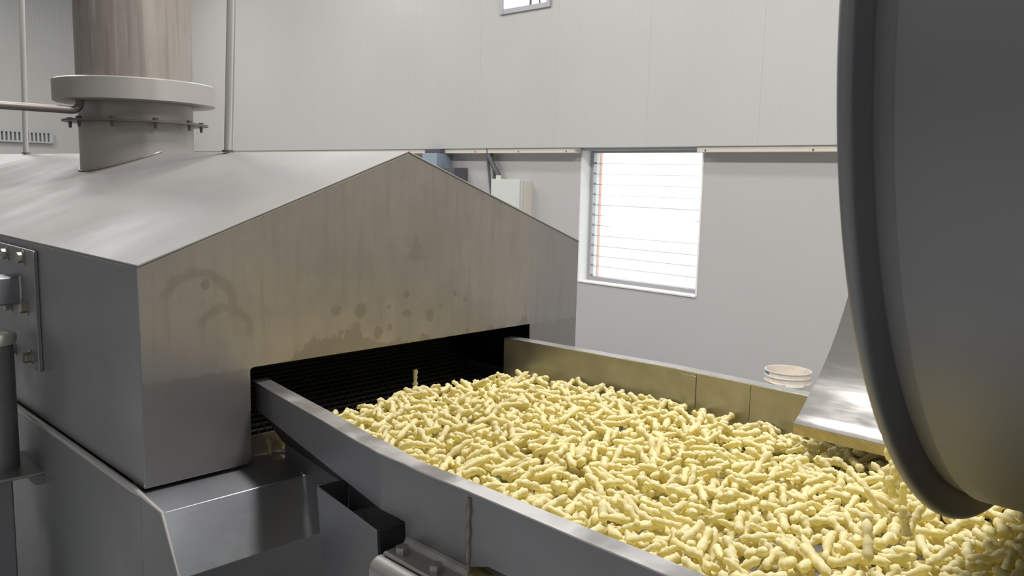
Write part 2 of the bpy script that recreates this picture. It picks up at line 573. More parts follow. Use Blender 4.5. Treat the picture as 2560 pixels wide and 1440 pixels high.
# ---- louvred window
win = bpy.data.objects.new('window_1', None)
win.location = (XW + .12, (WY0 + WY1) / 2, WZ0 + EYE)
COL.objects.link(win)
struct(win, 'tall louvred glass window blown out by daylight')
MB().box(XW - .006, XW + .252, WY1 - .006, WY1 + .012, WZ0, WZ1).build('reveal', M['reveal'], win)
MB().box(XW - .006, XW + .252, WY0 - .012, WY0 + .004, WZ0, WZ1).build('reveal', M['reveal'], win)
MB().box(XW - .012, XW + .252, WY0, WY1, WZ0 - .012, WZ0 + .004).build('sill', M['reveal'], win, bevel=.003)
fx0, fx1 = XW + .115, XW + .165
ft = .035
MB().box(fx0, fx1, WY1 - .006 - ft, WY1 - .006, WZ0 + .004, WZ1).build('frame', M['alu'], win, bevel=.003)
MB().box(fx0, fx1, WY0 + .004, WY0 + .004 + ft, WZ0 + .004, WZ1).build('frame', M['alu'], win, bevel=.003)
MB().box(fx0, fx1, WY0 + .004 + ft, WY1 - .006 - ft, WZ0 + .004, WZ0 + .004 + ft).build('frame', M['alu'], win, bevel=.003)
MB().box(fx0, fx1, WY0 + .004 + ft, WY1 - .006 - ft, WZ1 - .02, WZ1).build('frame', M['alu'], win, bevel=.003)
NB = 12
z_lo, z_hi = WZ0 + .045, WZ1 - .022
step = (z_hi - z_lo) / NB
ya, yb = WY0 + .045, WY1 - .047
def tilt_box(mb, y0, y1, zc, h, th, mi=0):
    a = math.radians(22)
    c, s_ = math.cos(a), math.sin(a)
    def q(u, v):
        return (XW + .14 + u * c + v * s_, zc - u * s_ + v * c)
    b = [q(-th / 2, -h / 2), q(th / 2, -h / 2), q(th / 2, h / 2), q(-th / 2, h / 2)]
    b = [(x, z) for x, z in b]
    vs = [(x, y0, z) for x, z in b] + [(x, y1, z) for x, z in b]
    mb.add(vs, [(3, 2, 1, 0), (4, 5, 6, 7), (1, 2, 6, 5), (3, 0, 4, 7), (2, 3, 7, 6)], mi)
    mb.add(vs, [(0, 1, 5, 4)], 1)
for i in range(NB):
    zc = z_lo + (i + .5) * step
    mb = MB(); tilt_box(mb, ya, yb, zc, step * 1.1, .012)
    pane = mb.build('pane', [M['glass'], M['glassedge']], win)
    for yy in (ya, yb):
        cb = MB(); tilt_box(cb, yy - .012, yy + .012, zc - step * .44, step * .14, .011)
        cb.build('clip', [M['alu'], M['alu']], pane)
# ---- small lit window high in the clad wall
w2 = bpy.data.objects.new('window_2', None)
w2.location = (XU, 5.7, 1.57 + EYE)
COL.objects.link(w2)
struct(w2, 'small grey-framed window high in the clad wall')
y0, y1, z0, z1 = 5.36, 6.03, 1.57, 2.35
fb = .05
MB().box(XU - .02, XU + .002, y0, y0 + fb, z0, z1).build('frame', M['alu'], w2, bevel=.004)
MB().box(XU - .02, XU + .002, y1 - fb, y1, z0, z1).build('frame', M['alu'], w2, bevel=.004)
MB().box(XU - .02, XU + .002, y0 + fb, y1 - fb, z0, z0 + fb).build('frame', M['alu'], w2, bevel=.004)
MB().box(XU - .02, XU + .002, y0 + fb, y1 - fb, z1 - fb, z1).build('frame', M['alu'], w2, bevel=.004)
MB().box(XU - .006, XU, y0 + fb, y1 - fb, z0 + fb, z1 - fb).build('pane', M['litpane'], w2)
MB().tube([(XU - .008, 5.62, z0 + fb), (XU - .008, 5.60, z1 - fb)], .012, 8).build('mullion', M['conduit'], w2)
MB().tube([(XU - .008, 5.50, z0 + fb), (XU - .008, 5.57, z1 - fb)], .009, 8).build('mullion', M['conduit'], w2)
# ---- ceiling lamps
for i, (x, y, z, lamp_w) in enumerate(LAMPS):
    t = thing('ceiling_lamp', 'long white ceiling lamp hung above the %s, %s from the near end wall' % (('aisle', 'machine')[i // 5], ('first', 'second', 'third', 'fourth', 'fifth')[i % 5]), 'lamp', (x, y, z), 'ceiling lamps in two rows')
    MB().prism([(x - .22, z + .01), (x - .22, z + .05), (x - .08, z + .11), (x + .08, z + .11), (x + .22, z + .05), (x + .22, z + .01), (x + .2, z + .01), (x + .2, z + .03), (x - .2, z + .03), (x - .2, z + .01)], 1, y - .95, y + .95).build('housing', M['lampbody'], t)
    for yy in (y - .7, y + .7):
        MB().tube([(x, yy, z + .1), (x, yy, ZC)], .006, 8).build('hanger', M['alu'], t)
    ld = bpy.data.lights.new('lamp_light', 'AREA')
    ld.shape = 'RECTANGLE'; ld.size = .38; ld.size_y = 1.8
    ld.energy = lamp_w; ld.color = LAMP_COL
    lo = bpy.data.objects.new('lamp_light', ld)
    lo.location = (0, 0, .005)
    lo.parent = t
    COL.objects.link(lo)

# ================================================================== fryer tank (base)
HX0, HX1, HY0, HY1 = .576, 1.787, 1.5, 6.6
EAVE, RIDGE, HB, XM = -.1755, .048, -.586, 1.1815
BX0, BX1 = .566, 1.80
base = thing('fryer_tank', 'grey steel fryer tank with a sloped front under the pitched hood', 'fryer', (XM, 4.0, FLOOR))
MB().box(BX0, BX0 + .005, 1.50, HY1 + .1, -1.30, -.590).build('side_panel', M['base'], base, bevel=.002)
MB().prism([(1.50, -.590), (1.402, -.597), (1.337, -.697), (1.46, -.90), (1.46, -1.30), (1.50, -1.30)], 0, BX0, BX0 + .005).build('side_panel', M['base'], base)
MB().box(BX1 - .005, BX1, 1.40, HY1 + .1, -1.30, -.590).build('side_panel', M['base'], base, bevel=.002)
MB().sheet([(1.56, -.592), (1.404, -.599), (1.339, -.699), (1.462, -.90), (1.462, -1.30)], .004, 0, BX0 + .004, BX1 - .004).build('front_panel', M['base'], base, bevel=.0015)
MB().box(BX0, BX1, HY1 + .095, HY1 + .1, -1.30, -.59).build('back_panel', M['base'], base)
MB().box(BX0 + .005, BX1 - .005, 1.47, HY1 + .09, -1.30, -1.29).build('bottom_panel', M['base'], base)
MB().tube([(BX0 - .001, 1.337, -.699), (BX0 - .001, 1.403, -.598), (BX0 - .002, 1.49, -.5905), (BX0 - .002, 1.52, -.590), (BX0 - .002, HY1 + .1, -.590)], [.002, .003, .004, .007, .007], 10).build('top_rim', M['rod'], base, smooth=True)
MB().box(BX0 + .01, BX1 - .01, 1.555, 1.56, -.70, -.548).build('baffle', M['baffle'], base, bevel=.001)
for x in (.66, 1.70):
    for y in (1.8, 4.0, 6.3):
        MB().box(x - .04, x + .04, y - .04, y + .04, FLOOR, -1.29).build('leg', M['base'], base, bevel=.004)
# wire belt dipping into the tank: cross rods
wbm = MB()
bp_ = [(1.62 + .013 * i, -.60 + .19 * math.sin(min(1, i / 34) * 1.5) - .00045 * max(0, i - 34) * 4) for i in range(64)]
for (y, z) in bp_:
    wbm.tube([(.80, y, z), (1.585, y, z)], .0032, 6)
for j in range(40):
    x = .805 + j * .0198
    wbm.tube([(x, y, z + .003) for y, z in bp_[::3]], .0016, 4)
tag(wbm.build('wire_belt', M['belt'], base, smooth=True), kind='stuff', label='blackened wire mesh belt')
MB().sheet([(y, z - .02) for y, z in bp_], .004, 0, .79, 1.59).build('belt_bed', M['soot_shade'], base)
# bracket that carries the lift post on the side of the tank
MB().box(.385, BX0 + .001, 2.07, 2.26, -.713, -.705).build('bracket', M['beam'], base, bevel=.002)
MB().box(.545, BX0 + .001, 2.07, 2.26, -.735, -.713).build('gusset', M['base'], base, bevel=.001)

# ================================================================== pitched hood
hood = thing('fryer_hood', 'stained stainless steel hood with a pitched roof and dark slot opening', 'hood', (XM, 4.0, HB))
OX0, OX1, OZ = .788, 1.597, -.389
poly = [(HX0, HB)]
for k in range(5):
    a = -math.pi / 2 + math.pi / 2 * k / 4
    poly.append((OX0 - .012 + .012 * math.cos(a), HB + .012 + .012 * math.sin(a)))
for k in range(4):
    a = math.pi - math.pi / 2 * k / 3
    poly.append((OX0 + .007 + .007 * math.cos(a), OZ - .007 + .007 * math.sin(a)))
poly += [(OX1, OZ), (OX1, HB), (HX1, HB), (HX1, EAVE), (XM, RIDGE), (HX0, EAVE)]
MB().prism(poly, 1, HY0, HY0 + .004).build('front_panel', M['front'], hood, bevel=.0018, seg=3)
sl = (RIDGE - EAVE) / (XM - HX0)
MB().prism([(HX0 - .002, EAVE - .001), (XM, RIDGE), (XM, RIDGE + .005), (HX0 - .002, EAVE + .004)], 1, HY0 - .001, HY1).build('roof_panel', M['roof'], hood, bevel=.0018)
MB().prism([(HX1 + .002, EAVE - .001), (XM, RIDGE), (XM, RIDGE + .005), (HX1 + .002, EAVE + .004)], 1, HY0 - .001, HY1).build('roof_panel', M['roof'], hood, bevel=.0018)
MB().box(HX0 - .002, HX0 + .003, HY0, HY1, HB, EAVE).build('side_panel', M['side'], hood, bevel=.0018)
MB().box(HX1 - .003, HX1 + .002, HY0, HY1, HB, EAVE).build('side_panel', M['side'], hood, bevel=.0018)
MB().prism([(HX0, HB), (HX1, HB), (HX1, EAVE), (XM, RIDGE), (HX0, EAVE)], 1, HY1, HY1 + .005).build('back_panel', M['side'], hood)
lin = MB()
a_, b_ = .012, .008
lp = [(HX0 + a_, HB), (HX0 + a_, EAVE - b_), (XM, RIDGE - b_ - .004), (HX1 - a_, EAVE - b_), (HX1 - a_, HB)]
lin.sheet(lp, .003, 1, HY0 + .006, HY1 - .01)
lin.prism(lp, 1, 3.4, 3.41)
tag(lin.build('inner_lining', M['soot_shade'], hood), label='sooty black inside of the hood with its shade painted in')
# bolted mounting plate and lift arm on the near side
mp = MB().box(HX0 - .012, HX0 - .002, 2.065, 2.50, -.468, -.190).build('mounting_plate', M['side'], hood, bevel=.002)
for (y, z) in ((2.268, -.213), (2.138, -.211), (2.132, -.327), (2.262, -.337), (2.25, -.446), (2.122, -.443), (2.40, -.21), (2.40, -.45)):
    hexbolt('bolt', (HX0 - .012, y, z), (-1, 0, 0), .022, .013, mp)
arm = MB().prism([(2.167, -.258), (2.235, -.258), (2.235, -.324), (2.167, -.324)], 0, -.35, HX0 - .011).build('lift_arm', M['base'], hood, bevel=.005)
MB().tube([(HX0 - .014, 2.166, -.256), (HX0 - .014, 2.165, -.29), (HX0 - .014, 2.166, -.325)], .004, 6).build('weld_bead', M['flange'], arm, smooth=True)

# lift post with a white rim
pc = (.495, 2.165)
post = thing('lift_post', 'round grey lift post with a white plastic rim beside the hood', 'post', (pc[0], pc[1], -.705))
MB().lathe([(.036, 0), (.045, 0), (.045, .296), (.036, .296)], (pc[0], pc[1], -.705), seg=32, closed=True).build('tube', M['side'], post, smooth=True)
MB().lathe([(.032, .296), (.049, .296), (.052, .302), (.052, .314), (.048, .320), (.036, .320), (.032, .314)], (pc[0], pc[1], -.705), seg=32, closed=True).build('rim_cap', M['white'], post, smooth=True)
leg = MB().box(.40, .508, 2.10, 2.21, FLOOR, -.714).build('post_pedestal', M['side'], bevel=.004)
tag(leg, 'square steel pedestal under the lift post bracket', 'pedestal')

# ================================================================== exhaust stack
SX, SY, SR = 1.1815, 3.035, .1855
stack = thing('exhaust_stack', 'wide round steel exhaust stack rising from the hood ridge', 'stack', (SX, SY, .0))
def roofz(x):
    return RIDGE + .005 - abs(x - XM) * sl
seg = 64
mb = MB(); vs = []; fs = []
for k in range(seg):
    a = 2 * math.pi * k / seg
    x, y = SX + SR * math.cos(a), SY + SR * math.sin(a)
    vs += [(x, y, roofz(x)), (x, y, .155)]
for k in range(seg):
    k2 = (k + 1) % seg
    fs.append((2 * k, 2 * k2, 2 * k2 + 1, 2 * k + 1))
mb.add(vs, fs)
mb.build('lower_pipe', M['collar'], stack, smooth=True)
# weld fillet where the pipe meets the roof
path = [(SX + (SR + .003) * math.cos(2 * math.pi * k / 48), SY + (SR + .003) * math.sin(2 * math.pi * k / 48)) for k in range(49)]
MB().tube([(x, y, roofz(x) + .002) for x, y in path], .004, 6, cap=False).build('weld_bead', M['weld'], stack, smooth=True)
MB().lathe([(SR, .155), (SR, .222)], (SX, SY, 0), seg=64).build('middle_pipe', M['collar'], stack, smooth=True)
MB().lathe([(SR - .002, .152), (.236, .152), (.236, .158), (SR - .002, .158)], (SX, SY, 0), seg=64, closed=True).build('bolted_flange', M['drain'], stack, smooth=True)
for k in range(10):
    a = math.radians(12 + 36 * k)
    px, py = SX + .211 * math.cos(a), SY + .211 * math.sin(a)
    hexbolt('bolt', (px, py, .158), (0, 0, 1), .017, .009, stack, M['drain'], washer=False)
    MB().tube([(px, py, .152), (px, py, .132)], [.0065, .0045], 8).build('bolt_shank', M['drain'], stack)
MB().lathe([(SR - .003, .218), (.255, .218), (.262, .222), (.262, .288), (.255, .292), (SR - .003, .292)], (SX, SY, 0), seg=72, closed=True).build('collar', M['collar'], stack, smooth=True)
MB().lathe([(SR + .003, .288), (SR + .003, ZC - .004)], (SX, SY, 0), seg=64).build('upper_pipe', M['stack'], stack, smooth=True)
ex, ey = .967, 2.95
el = [(ex, ey, .222), (ex, ey, .208)]
for k in range(1, 7):
    a = math.pi / 2 * k / 6
    el.append((ex - .026 * (1 - math.cos(a)), ey, .208 - .026 * math.sin(a)))
el += [(ex - .08, ey, .182), (-2.2, ey, .178)]
for k in range(1, 7):
    a = math.pi / 2 * k / 6
    el.append((-2.2 - .05 * math.sin(a), ey, .178 - .05 * (1 - math.cos(a))))
el.append((-2.25, ey, FLOOR))
MB().tube(el, .0125, 14).build('drain_tube', M['drain'], stack, smooth=True)

# lift rods on the ridge
for i, (y, lab) in enumerate(((2.362, 'thin bright steel lift rod right of the exhaust stack'), (4.35, 'thin bright steel lift rod left of the exhaust stack'))):
    rt = thing('lift_rod', lab, 'rod', (XM, y, RIDGE + .005), 'hood lift rods')
    MB().lathe([(.0001, 0), (.017, 0), (.017, .006), (.0001, .006)], (XM, y, RIDGE + .0052), seg=16).build('foot', M['conduit'], rt)
    n = Vector((0.0, -.088, 1.0))
    p0 = Vector((XM, y, RIDGE + .01)); p1 = p0 + n * (ZC - p0.z - .005)
    MB().tube([p0, p1], .0115, 16).build('shaft', M['rod'], rt, smooth=True)
    if i == 0:
        MB().tube([p0 + Vector((.010, -.007, 0)), p1 + Vector((.010, -.007, 0))], .004, 8).build('guide_wire', M['rod'], rt, smooth=True)

# ================================================================== feed conveyor
conv = thing('feed_conveyor', 'long steel feed trough full of yellow puffs entering the hood', 'conveyor', (1.17, .65, -.60))
RT = -.425
ov = .013                      # flange overhang past the wall
# near wall follows a plan polyline: flared towards the hood mouth
YE = -.35
def near_x(y):                 # outer face of the near wall
    if y >= 1.0:
        return .738 + (y - 1.0) * (.811 - .735) / .53
    if y >= .95:
        return .738 + (1.0 - y) / .05 * .0025
    return .7405
def pan_z(y):
    return (-.518 + (y - .94) * .033 / .59 if y > .9415 else -.521) + .003
def near_bot(y):
    if y > .9415:
        return -.518 + (y - .94) * .033 / .59
    if y > .7995:
        return -.538
    return -.523
def strip(mb, ys, fx0, fz0, fx1, fz1, th):
    """ruled sheet between two space curves given over y, thickness th towards +x"""
    vs = []
    for y in ys:
        vs += [(fx0(y), y, fz0(y)), (fx1(y), y, fz1(y)), (fx1(y) + th, y, fz1(y)), (fx0(y) + th, y, fz0(y))]
    fs = []
    n = len(ys)
    for i in range(n - 1):
        for j in range(4):
            j2 = (j + 1) % 4
            fs.append((i * 4 + j, i * 4 + j2, (i + 1) * 4 + j2, (i + 1) * 4 + j))
    fs += [(3, 2, 1, 0), tuple((n - 1) * 4 + j for j in range(4))]
    mb.add(vs, fs)
    return mb
ysA = [.802, .83, .88, .92, .941, .942, .97, 1.0, 1.02, 1.1, 1.3, 1.53]
strip(MB(), ysA, near_x, near_bot, near_x, lambda y: RT - .001, .004).build('side_wall', M['conv'], conv)
ysB = [YE, 0, .4, .72, .76, .8015]
strip(MB(), ysB, near_x, near_bot, near_x, lambda y: RT - .001, .004).build('side_wall', M['conv'], conv)
wl = [(near_x(.8) - .001, .8, RT - .012 - .0105 * k) for k in range(11)]
MB().tube([p for p in wl], [.0035 + .0012 * ((k * 7) % 3 - 1) for k in range(11)], 8).build('weld_bead', M['weld'], conv, smooth=True)
# near top flange with a dented, hand-bent stretch
flm = MB()
ysF = [YE, 0, .3, .6, .8, .9, .94, .97, 1.0, 1.03, 1.06, 1.1, 1.2, 1.35, 1.53]
def fo(y):
    return .728 + max(0, y - 1.0) * (.809 - .735) / .53 + (.005 if .9 < y else .003 * (y > .6))
def fi(y):
    return (.759 if y < .95 else .762 + (y - .95) * (.84 - .762) / .58)
rnd = random.Random(3)
vs = []
for y in ysF:
    dz = (rnd.random() - .5) * .0028 if .85 < y < 1.3 else 0
    vs += [(fo(y), y, RT - .001 + dz * .5), (fi(y), y, RT - .0005 + dz), (fi(y), y, RT + .0025 + dz), (fo(y), y, RT + .002 + dz * .5)]
n = len(ysF)
fs = [(i * 4 + j, i * 4 + (j + 1) % 4, (i + 1) * 4 + (j + 1) % 4, (i + 1) * 4 + j) for i in range(n - 1) for j in range(4)]
fs += [(3, 2, 1, 0), tuple((n - 1) * 4 + j for j in range(4))]
flm.add(vs, fs)
flm.build('top_flange', M['flange'], conv, bevel=.0008)
# bracket: the wall runs down and folds outwards
xw = .7405
br = [(xw, -.538)]
for k in range(1, 6):
    a = math.pi / 2 * k / 5
    br.append((xw - .010 * (1 - math.cos(a)), -.538 - .012 * math.sin(a)))
br.append((.699, -.5515))
brk = MB().sheet(br, .005, 1, .802, .941).build('bracket', M['beam'], conv, bevel=.0015)  # steel lighter than the wall: light on the upward fold put into colour
for (x, y) in ((.7175, .918), (.7175, .842)):
    hexbolt('bolt', (x, y, -.5505), (0, 0, 1), .019, .010, brk, M['beam'], washer=False, turn=.2)
# far wall
def far_x(y):
    return 1.583 if y < 1.05 else 1.583 - (y - 1.05) * .052 / .48
ys = [YE, .2, .6, .8385]
strip(MB(), ys, far_x, lambda y: -.60, far_x, lambda y: RT, .004).build('side_wall', M['far'], conv)
ys = [.8395, .9, .9725]
strip(MB(), ys, far_x, lambda y: -.60, far_x, lambda y: RT, .004).build('side_wall', M['far'], conv)
ys = [.9735, 1.05, 1.2, 1.35, 1.53]
strip(MB(), ys, far_x, lambda y: -.60, far_x, lambda y: RT, .004).build('side_wall', M['far'], conv)
strip(MB(), [.82, 1.0], lambda y: far_x(y) + .005, lambda y: -.60, lambda y: far_x(y) + .005, lambda y: RT - .002, .003).build('backing_plate', M['conv'], conv)
strip(MB(), [.972, 1.01], lambda y: far_x(y) - .0025, lambda y: -.60, lambda y: far_x(y) - .0025, lambda y: RT - .006, .0025).build('splice_plate', M['far'], conv, bevel=.0006)
fm = MB()
ysF = [YE, .3, .7, 1.0, 1.05, 1.2, 1.35, 1.53]
vs = []
for y in ysF:
    x = far_x(y)
    vs += [(x, y, RT - .001), (x + .034, y, RT - .001), (x + .034, y, RT + .0025), (x, y, RT + .0025)]
n = len(ysF)
fm.add(vs, [(i * 4 + j, i * 4 + (j + 1) % 4, (i + 1) * 4 + (j + 1) % 4, (i + 1) * 4 + j) for i in range(n - 1) for j in range(4)] + [(3, 2, 1, 0), tuple((n - 1) * 4 + j for j in range(4))])
fm.build('top_flange', M['flange'], conv, bevel=.0008)
BEDZ = -.562
pan = MB(); vs = []
ysP = [YE, .4, .72, .94, 1.0, 1.1, 1.3, 1.53]
for y in ysP:
    x = near_x(y) + .0042; zb = pan_z(y)
    vs += [(x, y, zb), (x + .055, y, BEDZ - .004), (x + .055, y, BEDZ + .001), (x, y, zb + .006)]
n = len(ysP)
pan.add(vs, [(i * 4 + j, i * 4 + (j + 1) % 4, (i + 1) * 4 + (j + 1) % 4, (i + 1) * 4 + j) for i in range(n - 1) for j in range(4)] + [(3, 2, 1, 0), tuple((n - 1) * 4 + j for j in range(4))])
pan.build('pan_slope', M['shade_dark'], conv)  # dark tone stands in for shade in the gap below the wall

MB().hexa([(.79, YE, -.60), (1.584, YE, -.60), (1.535, 1.50, -.60), (.862, 1.50, -.60)],
          [(.79, YE, BEDZ), (1.584, YE, BEDZ), (1.535, 1.50, BEDZ), (.862, 1.50, BEDZ)]).build('trough_bed', M['conv'], conv)
MB().box(.757, 1.584, YE - .004, YE, -.60, RT).build('end_wall', M['conv'], conv)
# frame that carries the trough
fr = thing('conveyor_frame', 'rounded steel tube support under the trough bracket', 'frame', (1.17, .3, FLOOR))
def rrect(x0, x1, z0, z1, r, n=5):
    pts = []
    for cx, cz, a0 in ((x1 - r, z1 - r, 0), (x0 + r, z1 - r, 90), (x0 + r, z0 + r, 180), (x1 - r, z0 + r, 270)):
        for k in range(n + 1):
            a = math.radians(a0 + 90 * k / n)
            pts.append((cx + r * math.cos(a), cz + r * math.sin(a)))
    return pts
MB().prism(rrect(.678, .752, -.640, -.5575, .018), 1, .80, .946).build('beam', M['beam'], fr, smooth=True, angle=50)
MB().prism(rrect(1.60, 1.675, -.640, -.5575, .018), 1, .80, .946).build('beam', M['beam'], fr, smooth=True, angle=50)
for x in (.715, 1.637):
    for y in (-.25, .873):
        MB().prism([(a, b) for a, b in rrect(x - .03, x + .03, y - .03, y + .03, .01)], 2, FLOOR, -.638).build('leg', M['beam'], fr, smooth=True, angle=50)
for y in (-.25, .873):
    MB().box(.742, 1.61, y - .025, y + .025, -.638, -.601).build('cross_member', M['beam'], fr, bevel=.003)

# catch box below the near wall
cb = thing('catch_box', 'open sheet steel catch box standing under the trough edge', 'box', (.77, 1.07, FLOOR))
T1, T2 = Vector((.742, 1.183, -.53)), Vector((.710, .968, -.53))
T3, T4 = Vector((.768, .959, -.531)), Vector((.800, 1.176, -.531))
B1, B2, B3, B4 = [Vector((p.x + dx, p.y, -.95)) for p, dx in ((T1, .03), (T2, .03), (T3, -.005), (T4, -.005))]
def wallq(a, b, c, d, th):
    nrm = (b - a).cross(d - a).normalized() * th
    return MB().hexa([a, b, c, d], [a + nrm, b + nrm, c + nrm, d + nrm])
wallq(T1, T2, B2, B1, -.003).build('side_panel', M['conv'], cb, bevel=.001)
wallq(T2, T3, B3, B2, -.003).build('side_panel', M['shade_dark'], cb, bevel=.001)  # painted darker than the other panels in place of shade
wallq(T3, T4, B4, B3, -.003).build('side_panel', M['conv'], cb, bevel=.001)
wallq(T4, T1, B1, B4, -.003).build('side_panel', M['conv'], cb, bevel=.001)
MB().hexa([(.742, 1.135, -.575), (.732, 1.0, -.66), (.782, 1.0, -.66), (.80, 1.135, -.575)], [(.742, 1.135, -.572), (.732, 1.0, -.657), (.782, 1.0, -.657), (.80, 1.135, -.572)]).build('inner_plate', M['conv'], cb)
for (x, y) in ((.765, 1.0), (.79, 1.14)):
    MB().box(x - .012, x + .012, y - .015, y + .015, FLOOR, -.94).build('leg', M['conv'], cb)

# curved guide plate on the far side
gp = thing('guide_plate', 'polished curved steel guide plate behind the drum rim', 'chute', (1.6, .5, RT))
prof = [(1.476, -.4525), (1.483, -.4490), (1.492, -.4435), (1.503, -.4350), (1.524, -.4170), (1.552, -.394), (1.579, -.371), (1.615, -.332), (1.648, -.288), (1.672, -.249), (1.688, -.22), (1.71, -.165), (1.722, -.11), (1.728, -.04)]
MB().sheet(prof, -.0025, 1, .33, .69).build('plate', M['bright'], gp, smooth=True, angle=60)
MB().sheet([(1.4765, -.4535), (1.4775, -.473)], -.002, 1, .33, .688).build('lip', M['oilylip'], gp)
MB().box(1.60, 1.612, .40, .62, RT + .0025, -.352).build('mount', M['flange'], gp)

# ================================================================== rotating drum
DX, DZ, DR, DB = 1.295, .174, .617, .587
drum = thing('coating_drum', 'huge dark grey round drum with a thick rim filling the right side', 'drum', (DX, -.5, DZ - DB))
pr = [(DB - .03, .306), (DR - .007, .306)]
for k in range(1, 6):
    a = math.pi / 2 - math.pi * k / 6
    pr.append((DR - .007 + .007 * math.cos(a), .299 + .007 * math.sin(a)))
pr += [(DR - .007, .292), (DB + .004, .291), (DB, .288), (DB - .03, .288)]
MB().lathe(pr, (DX, 0, DZ), axis=1, seg=160, closed=True).build('rim', M['drum'], drum, smooth=True, angle=50)
MB().lathe([(DB - .006, .29), (DB - .006, -1.7), (.001, -1.7), (.001, -1.705), (DB, -1.705), (DB, .268)], (DX, 0, DZ), axis=1, seg=160).build('shell', M['drum'], drum, smooth=True, angle=50)
ds = thing('drum_stand', 'steel stand with rollers carrying the drum outside the view', 'stand', (DX, -1.1, FLOOR))
for sx in (-1, 1):
    for y in (-.75, -1.45):
        rx, rz = DX + sx * (DB + .06) * math.sin(.6), DZ - (DB + .06) * math.cos(.6)
        MB().lathe([(.012, -.05), (.06, -.05), (.06, .05), (.012, .05)], (rx, y, rz), axis=1, seg=24, closed=True).build('roller', M['conduit'], ds, smooth=True)
        MB().box(rx - .03, rx + .03, y - .09, y - .06, FLOOR, rz + .03).build('upright', M['beam'], ds, bevel=.003)
        MB().box(rx - .03, rx + .03, y + .06, y + .09, FLOOR, rz + .03).build('upright', M['beam'], ds, bevel=.003)
        MB().tube([(rx, y - .095, rz), (rx, y + .095, rz)], .012, 12).build('axle', M['bolt'], ds, smooth=True)

# ================================================================== wall fittings
eb = thing('electrical_box', 'pale grey electrical cabinet on the wall left of the window', 'cabinet', (XW, 5.86, -.70))
MB().box(5.86, XW - .001, 5.672, 6.07, -.72, -.03).build('body', M['boxpaint'], eb, bevel=.004)
dr_ = MB().box(5.835, 5.856, 5.672, 6.07, -.72, -.022).build('door', M['boxpaint'], eb, bevel=.004)
MB().lathe([(.0001, -.006), (.010, -.006), (.012, 0), (.012, .004)], (5.835, 5.712, -.30), axis=0, seg=14).build('lock', M['conduit'], dr_)
MB().box(5.90, XW - .001, 5.655, 5.668, -.72, -.05).build('mounting_flange', M['trim'], eb)
cd = [(5.93, 6.235, .284), (5.93, 6.22, .16), (5.93, 6.19, -.02), (5.93, 6.165, -.16), (5.93, 6.16, -.50)]
tag(MB().tube(cd, .014, 10).build('conduit', M['conduit'], smooth=True), 'thin dark conduit running down left of the electrical cabinet', 'conduit', 'cabinet conduits')
cd = [(5.945, 6.19, .284), (5.945, 6.17, .17), (5.945, 6.14, .05), (5.945, 6.125, -.15), (5.945, 6.12, -.50)]
tag(MB().tube(cd, .016, 10).build('conduit', M['conduit'], smooth=True), 'thick dark conduit against the electrical cabinet edge', 'conduit', 'cabinet conduits')
fc = thing('flexible_conduit', 'dark slanting flexible conduit ending in a pale gland on the cabinet', 'conduit', (5.93, 6.03, -.03), 'cabinet conduits')
MB().tube([(5.915, 6.205, .284), (5.915, 6.185, .2), (5.915, 6.12, .10), (5.915, 6.06, .035), (5.915, 6.045, .012)], .025, 12).build('hose', M['conduit'], fc, smooth=True)
MB().tube([(5.915, 6.045, .016), (5.915, 6.043, -.031)], .030, 14).build('gland', M['white'], fc, smooth=True)
jb = thing('junction_box', 'blue-grey painted box high on the wall behind the hood ridge', 'box', (XW, 7.0, -.3))
MB().box(5.78, XW - .001, 6.86, 7.10, -.25, .235).build('body', M['blue'], jb, bevel=.004)
MB().box(5.80, XW - .001, 6.60, 6.855, -.30, .085).build('bracket', M['conduit'], jb, bevel=.004)
MB().box(5.82, XW - .001, 6.855, 7.105, .236, .28).build('lid', M['conduit'], jb, bevel=.003)
vt = thing('wall_vent', 'small pale slatted vent on the far left end wall', 'vent', (3.9, YB, .4))
MB().box(3.1, 4.585, YB - .015, YB - .001, .385, .545).build('back_plate', M['ventslot'], vt)
MB().box(3.1, 4.60, YB - .09, YB - .015, .375, .40).build('lower_rail', M['vent'], vt, bevel=.003)
MB().box(3.1, 4.60, YB - .09, YB - .015, .538, .556).build('upper_rail', M['vent'], vt, bevel=.003)
MB().box(4.588, 4.612, YB - .09, YB - .001, .375, .556).build('end_cap', M['vent'], vt, bevel=.003)
for k in range(24):
    x = 3.13 + .062 * k
    MB().box(x, x + .030, YB - .085, YB - .014, .40, .538).build('slat', M['vent'], vt)
po = MB().box(6.49, 6.53, 5.20, 5.232, FLOOR - .05, 2.5).build('outdoor_post', M['orange'], bevel=.006)
tag(po, 'orange painted post standing outside the louvred window', 'post')

# bucket on the floor by the wall
bx, by = 5.1, 2.445
bk = thing('paint_bucket', 'stained white plastic bucket with a blue patch beyond the trough', 'bucket', (bx, by, FLOOR))
hz = .385
MB().lathe([(.001, .004), (.122, .004), (.126, 0), (.128, .006), (.140, hz - .075), (.147, hz - .075), (.147, hz - .070), (.1415, hz - .068), (.142, hz - .038), (.148, hz - .038), (.148, hz - .033), (.1425, hz - .031), (.143, hz - .004), (.149, hz - .004), (.149, hz), (.139, hz), (.136, hz - .01), (.124, .012), (.001, .012)],
           (bx, by, FLOOR), seg=56).build('shell', M['bucket'], bk, smooth=True, angle=40)
mb = MB(); vs = []; fs = []
for k in range(9):
    a = math.radians(116 + 4.5 * k)
    for z in (hz - .027, hz - .006):
        r = .1436
        vs.append((bx + r * math.cos(a), by + r * math.sin(a), FLOOR + z))
for k in range(8):
    fs.append((2 * k, 2 * k + 2, 2 * k + 3, 2 * k + 1))
mb.add(vs, fs); mb.build('blue_patch', M['bluepaint'], bk)
hd = []
